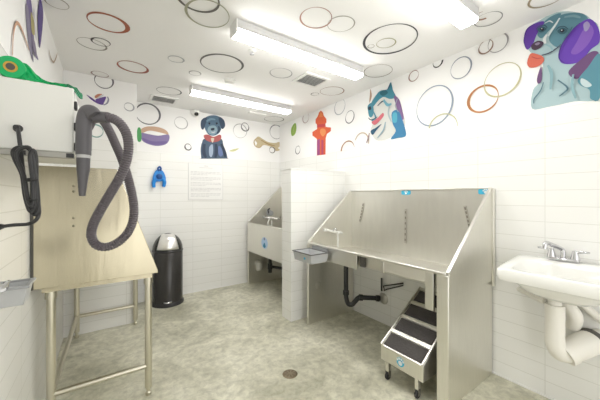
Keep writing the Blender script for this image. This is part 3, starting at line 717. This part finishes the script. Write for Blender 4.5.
obj('wall_collar', T([(tx+.168, ty-.122, .472), (tx+.19, ty-.13, .48)], .071, 24), HOLE, t, True)
obj('wall_pipe', T([(tx+.185, ty-.128, .478), (RX, ty-.165, .50)], .05, 20), PVC, t, True)
for pts, r in (([(520, 289, 2.37), (527, 292, 2.30), (536, 297, 2.24), (546, 301, 2.18)], .022), ([(566, 293, 2.34), (580, 303, 2.36), (604, 322, 2.37)], .022), ([(566, 303, 2.30), (575, 316, 2.30), (573, 326, 2.34)], .036)):
    obj('supply_pipe', T(spline([K(a, b, x) for a, b, x in pts], 5), r, 14), PVC, t, True)

# ------------------------------------------------------------------ steel table on the left
TX0, TX1, TY0, TY1, TTZ = LX+.011, .280, 1.99, 3.395, .834
t = thing('grooming_table', 'stainless steel grooming table with tall sloped end panel along the left wall', 'table', (0, 2.75, 0))
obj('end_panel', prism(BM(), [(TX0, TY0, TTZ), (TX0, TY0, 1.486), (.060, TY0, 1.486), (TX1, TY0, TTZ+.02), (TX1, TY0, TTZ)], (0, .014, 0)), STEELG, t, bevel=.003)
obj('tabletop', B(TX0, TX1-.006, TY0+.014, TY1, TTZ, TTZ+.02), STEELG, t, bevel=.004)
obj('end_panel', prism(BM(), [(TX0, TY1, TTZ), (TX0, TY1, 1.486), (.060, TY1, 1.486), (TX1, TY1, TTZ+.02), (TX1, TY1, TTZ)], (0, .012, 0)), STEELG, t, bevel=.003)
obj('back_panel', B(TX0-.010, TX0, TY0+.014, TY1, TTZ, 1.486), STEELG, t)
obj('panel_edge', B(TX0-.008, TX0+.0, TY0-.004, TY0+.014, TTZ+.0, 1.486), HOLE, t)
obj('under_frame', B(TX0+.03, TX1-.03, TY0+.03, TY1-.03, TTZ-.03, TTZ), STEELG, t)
LEG = {'nr': (.240, 2.118), 'fr': (.262, 3.36), 'fl': (-.215, 3.36), 'nl': (-.250, 2.118)}
for k, (x, y) in LEG.items():
    lg = obj('leg', T([(x, y, .05), (x, y, TTZ)], .0215, 20), TUBE, t, True)
    obj('socket', T([(x, y, TTZ-.09), (x, y, TTZ-.03)], .028, 20), TUBE, lg, True)
    obj('foot', Lz((x, y, 0), [(.016, 0), (.019, .006), (.019, .018), (.012, .024), (.012, .055)], 20), TUBE, lg, True)
for a, b in (('nr', 'nl'), ('fr', 'fl'), ('nl', 'fl')):
    obj('rail', T([(*LEG[a], .195), (*LEG[b], .195)], .0165, 16), TUBE, t, True)
for py in (186, 191.5, 218, 226):
    c = on(73.5, py, 1, TY0); obj('rivet', Lz(c, [(.006, 0), (.004, .003), (0, .004)], 12, (0, -1, 0)), mat('rivet', (.3, .28, .22), .4, 1.0), t, True)

# ------------------------------------------------------------------ dryer cabinet on the left wall
DX1, DY0, DY1, DZ0, DZ1 = -.100, 1.42, 1.95, 1.495, 1.750
t = thing('wall_dryer', 'white box-shaped pet dryer with black cord and dark ribbed hose on the left wall', 'pet dryer', (LX, DY0+.2, DZ0))
obj('cabinet', B(LX, DX1, DY0, DY1, DZ0, DZ1), WHITEP, t, bevel=.005, seg=3)
br = obj('bracket', B(LX, DX1-.006, DY0+.006, DY0+.03, DZ0-.022, DZ0), mat('bracket_grey', (.42, .41, .38), .4, .5), t, bevel=.002)
for px in (21, 70):
    c = on(px, 152, 1, DY0); obj('bracket_end', B(c.x-.012, c.x+.012, DY0+.002, DY0+.03, DZ0-.02, DZ0-.004), BLACKP, br)
g = on(18, 128.5, 1, DY0)
obj('cord_grommet', Lz((g.x, DY0, g.z), [(.014, 0), (.012, .006), (.008, .012), (.008, .03)], 16, (0, -1, 0)), BLACKP, t, True)
Cd = [(18, 129, 1.00), (19, 136, .985), (20.5, 148, .985), (23, 170, .98), (27, 198, .975), (33, 214, .975), (38, 210, .98), (37.5, 190, .985), (34, 165, .985), (30, 150, .985), (20, 147, .98), (13, 151, .975),
      (15, 160, .97), (22, 175, .968), (25, 196, .965), (30, 211, .965), (35, 207, .965), (35.5, 185, .968), (33, 160, .972), (29, 147.5, .975), (19, 150, .965), (17, 157, .96), (24, 176, .958), (28, 200, .955),
      (33, 205, .957), (33, 185, .96), (31, 168, .962), (30, 156, .967), (33, 150, .975), (36, 158, .985), (36.5, 180, .99), (38, 200, .99), (39, 212, .985), (36, 220, .98), (28, 224, .975), (14, 225, .97), (2, 226.5, .965), (-8, 228, .96)]
pc_ = obj('power_cord', T(spline([at(*q) for q in Cd], 6), .0062, 10), BLACKP, t, True)
for py in (180, 200):
    obj('cord_tie', T(spline([at(24+(py-180)*.12, py, .972), at(29, py+.5, .948), at(37, py-.5, .965), at(36, py-1, .999), at(28, py-1, .999)], 5, True), .0035, 8, closed=True), RUB, pc_, True)
obj('plug', T([at(3, 226.3, .966), at(-2, 227, .964), at(-10, 228.3, .96)], [.008, .013, .014], 12), BLACKP, pc_, True)
for z in (1.685, 1.60, 1.52):
    cl = obj('nozzle_clip', B(DX1, DX1+.010, DY0+.004, DY0+.034, z-.016, z+.016), BLACKP, t, bevel=.003)

# ------------------------------------------------------------------ dryer hose with nozzle
nt_ = 1.105
hp = [(98, 117, 1.12), (106, 117.2, 1.12), (114, 119, 1.12), (121, 124.5, 1.12), (126.5, 134, 1.12), (128.6, 146, 1.12), (126.5, 161, 1.12), (120, 177, 1.12), (110, 194, 1.125), (100, 211, 1.13), (93, 225, 1.135), (91.5, 236, 1.14),
      (96, 244.5, 1.15), (105, 247, 1.165), (116, 243.5, 1.18), (126, 235, 1.195), (132, 224, 1.205), (134, 210, 1.215), (132, 194, 1.225), (127.5, 176, 1.235), (121.5, 158, 1.25), (115, 143, 1.27), (109.5, 131, 1.29), (103, 121, 1.33), (95, 116, 1.37)]
P = [at(*q) for q in hp]+[Vector((DX1+.03, 1.80, 1.672)), Vector((DX1+.001, 1.82, 1.672))]
S0 = spline(P, 40)
cum = [0]
for a, b in zip(S0, S0[1:]): cum.append(cum[-1]+(b-a).length)
pts = []; rad = []; step = .0023; j = 0; d = 0
while d < cum[-1]:
    while cum[j+1] < d: j += 1
    f = (d-cum[j])/max(1e-9, cum[j+1]-cum[j]); pts.append(S0[j].lerp(S0[j+1], f)); rad.append(.0172+.0016*math.sin(d/.0092*2*PI)); d += step
hs = obj('hose', sweep(BM(), pts, rad, 14), RIBBED, t, True, label='dark grey ribbed hose looping down')
obj('cuff', T(spline([at(94, 117, 1.118), at(99, 117, 1.12), at(108.5, 117.6, 1.12)], 3), [.024, .0245, .0235, .0225, .022, .0215, .021], 18), GREYP, hs, True)
nz = spline([at(95.5, 116.5, nt_), at(91, 111.8, nt_), at(86.5, 113, nt_), at(84.2, 121, nt_), at(83.8, 132, nt_), at(83.4, 150, nt_)], 5)
obj('elbow', T(nz, .0265, 18), GREYP, hs, True)
obj('ring', T([at(83.4, 150, nt_), at(83.4, 155, nt_)], .0255, 20), GREYP, hs, True)
obj('grey_band', T([at(83.4, 154.6, nt_), at(83.4, 158.2, nt_)], .0235, 20), mat('band_grey', (.5, .5, .5), .3), hs, True)
obj('nozzle', T([at(83.4, 158, nt_), at(83.3, 170, nt_), at(83, 173, nt_), at(82.2, 196, nt_)], [.0225, .0215, .0195, .0105], 20), GREYP, hs, True)

# ------------------------------------------------------------------ roll of green bags on top of the dryer
rr = .040
rc = Vector((on(10.5, 68, 1, DY0+.006).x, DY0+.006, DZ1+rr))
t = thing('bag_roll', 'roll of green plastic bags partly unrolled along the top of the white dryer', 'bag roll', (rc.x, rc.y, DZ1))
obj('roll', Lz(rc, [(.018, .002), (.020, 0), (rr-.002, 0), (rr, .003), (rr, .049), (rr-.002, .052), (.020, .052), (.018, .05)], 36, (0, 1, 0)), GREEN, t, True)
obj('core', Lz(rc-Vector((0, .002, 0)), [(.012, 0), (.019, 0), (.019, .056), (.012, .056)], 28, (0, 1, 0)), BROWN, t, True)
obj('core_hole', Lz(rc-Vector((0, .0025, 0)), [(.0125, 0), (.0125, .003)], 24, (0, 1, 0)), HOLE, t)
def film(prof, y, amp, fr):                     # crumpled strip: (x, lowest z, highest z)
    bm = BM(); n = 8; rows = []
    for i, (x, lo, hi) in enumerate(prof):
        rows.append([bm.verts.new((x, y+amp*math.sin(k*1.7+i*fr)+.02*k/n, lo+(hi-lo)*k/n)) for k in range(n+1)])
    for A, Q in zip(rows, rows[1:]):
        for k in range(n): bm.faces.new((A[k], A[k+1], Q[k+1], Q[k]))
    return bm
def fine(prof, sub=4): return [tuple(v) for v in spline(prof, sub)]
xr = rc.x; xe = DX1-xr
pr = [(xr+.022, DZ1+.004, DZ1+.074), (xr+.036, DZ1+.003, DZ1+.070), (xr+.050, DZ1+.003, DZ1+.058), (xr+.066, DZ1+.003, DZ1+.036), (xr+.085, DZ1+.003, DZ1+.022), (xr+.11, DZ1+.003, DZ1+.018), (xr+xe*.72, DZ1+.003, DZ1+.018), (xr+xe*.86, DZ1+.003, DZ1+.022)]
o = obj('bag_strip', film(fine(pr), DY0+.010, .004, .7), GREEN, t, True); o.modifiers.new('thick', 'SOLIDIFY').thickness = .0015
pr = [(xr+xe*.82, DZ1+.003, DZ1+.022), (xr+xe*.92, DZ1+.003, DZ1+.020), (DX1+.004, DZ1-.014, DZ1+.014), (DX1+.016, DZ1-.03, DZ1+.002), (DX1+.026, DZ1-.036, DZ1-.014)]
o = obj('loose_bag', film(fine(pr), DY0+.012, .006, 1.1), GREEND, t, True); o.modifiers.new('thick', 'SOLIDIFY').thickness = .0015

# ------------------------------------------------------------------ grey tray at the left edge
t = thing('wall_tray', 'grey plastic tray with chrome knob on the left wall below the hanging cord', 'tray', (LX, 1.45, .94))
tray(t, LX+.008, -.222, 1.35, 1.46, .940, 1.006, GREYL, GREYC)
c = on(3, 287, 1, 1.335)
obj('knob', T([(c.x, 1.352, c.z-.004), (c.x, 1.335, c.z-.004), (c.x, 1.325, c.z-.004)], [.012, .013, .010], 16), CHROME, t, True)
obj('lever', T([(c.x, 1.332, c.z), (c.x+.012, 1.322, c.z+.012), (c.x+.018, 1.318, c.z+.022)], [.008, .007, .005], 10), CHROME, t, True)

# ------------------------------------------------------------------ floor drain
p = on(290, 374, 2, 0)
t = thing('floor_drain', 'small round metal drain set in the middle of the concrete floor', 'drain', (p.x, p.y, 0))
obj('rim', Lz((p.x, p.y, 0), [(.040, .004), (.05, .004), (.056, .001), (.056, 0)], 32), mat('drain_brass', (.22, .18, .12), .45, .8), t, True)
obj('well', Lz((p.x, p.y, 0), [(.042, .001), (.042, .0025)], 28), HOLE, t)
bm = BM()
for k in range(8):
    a = PI*k/8*2; d = Vector((math.cos(a), math.sin(a), 0)); s = Vector((-d.y, d.x, 0))*.004; c = Vector((p.x, p.y, .0025))
    prism(bm, [c+d*.008-s, c+d*.042-s, c+d*.042+s, c+d*.008+s], (0, 0, .002))
lathe(bm, (p.x, p.y, .0025), [(.014, 0), (.014, .0025), (0, .003)], 20)
obj('grate', bm, mat('drain_grate', (.30, .25, .18), .4, .8), t)

# ------------------------------------------------------------------ world, camera, view
w = bpy.data.worlds.new('World'); S.world = w; w.use_nodes = True
w.node_tree.nodes['Background'].inputs[0].default_value = (1, .985, .96, 1); w.node_tree.nodes['Background'].inputs[1].default_value = 1.3
cam = bpy.data.cameras.new('Camera'); co = bpy.data.objects.new('Camera', cam); COL.objects.link(co)
cam.sensor_width = 36; cam.lens = FPX/600*36; cam.shift_y = -3/600; cam.clip_start = .02
co.location = (0, 0, EYE); co.rotation_euler = (PI/2, 0, -YAW)
S.camera = co
vs = S.view_settings; vs.view_transform = 'Standard'; vs.look = 'None'; vs.exposure = 0.88; vs.gamma = 1; vs.use_curve_mapping = False
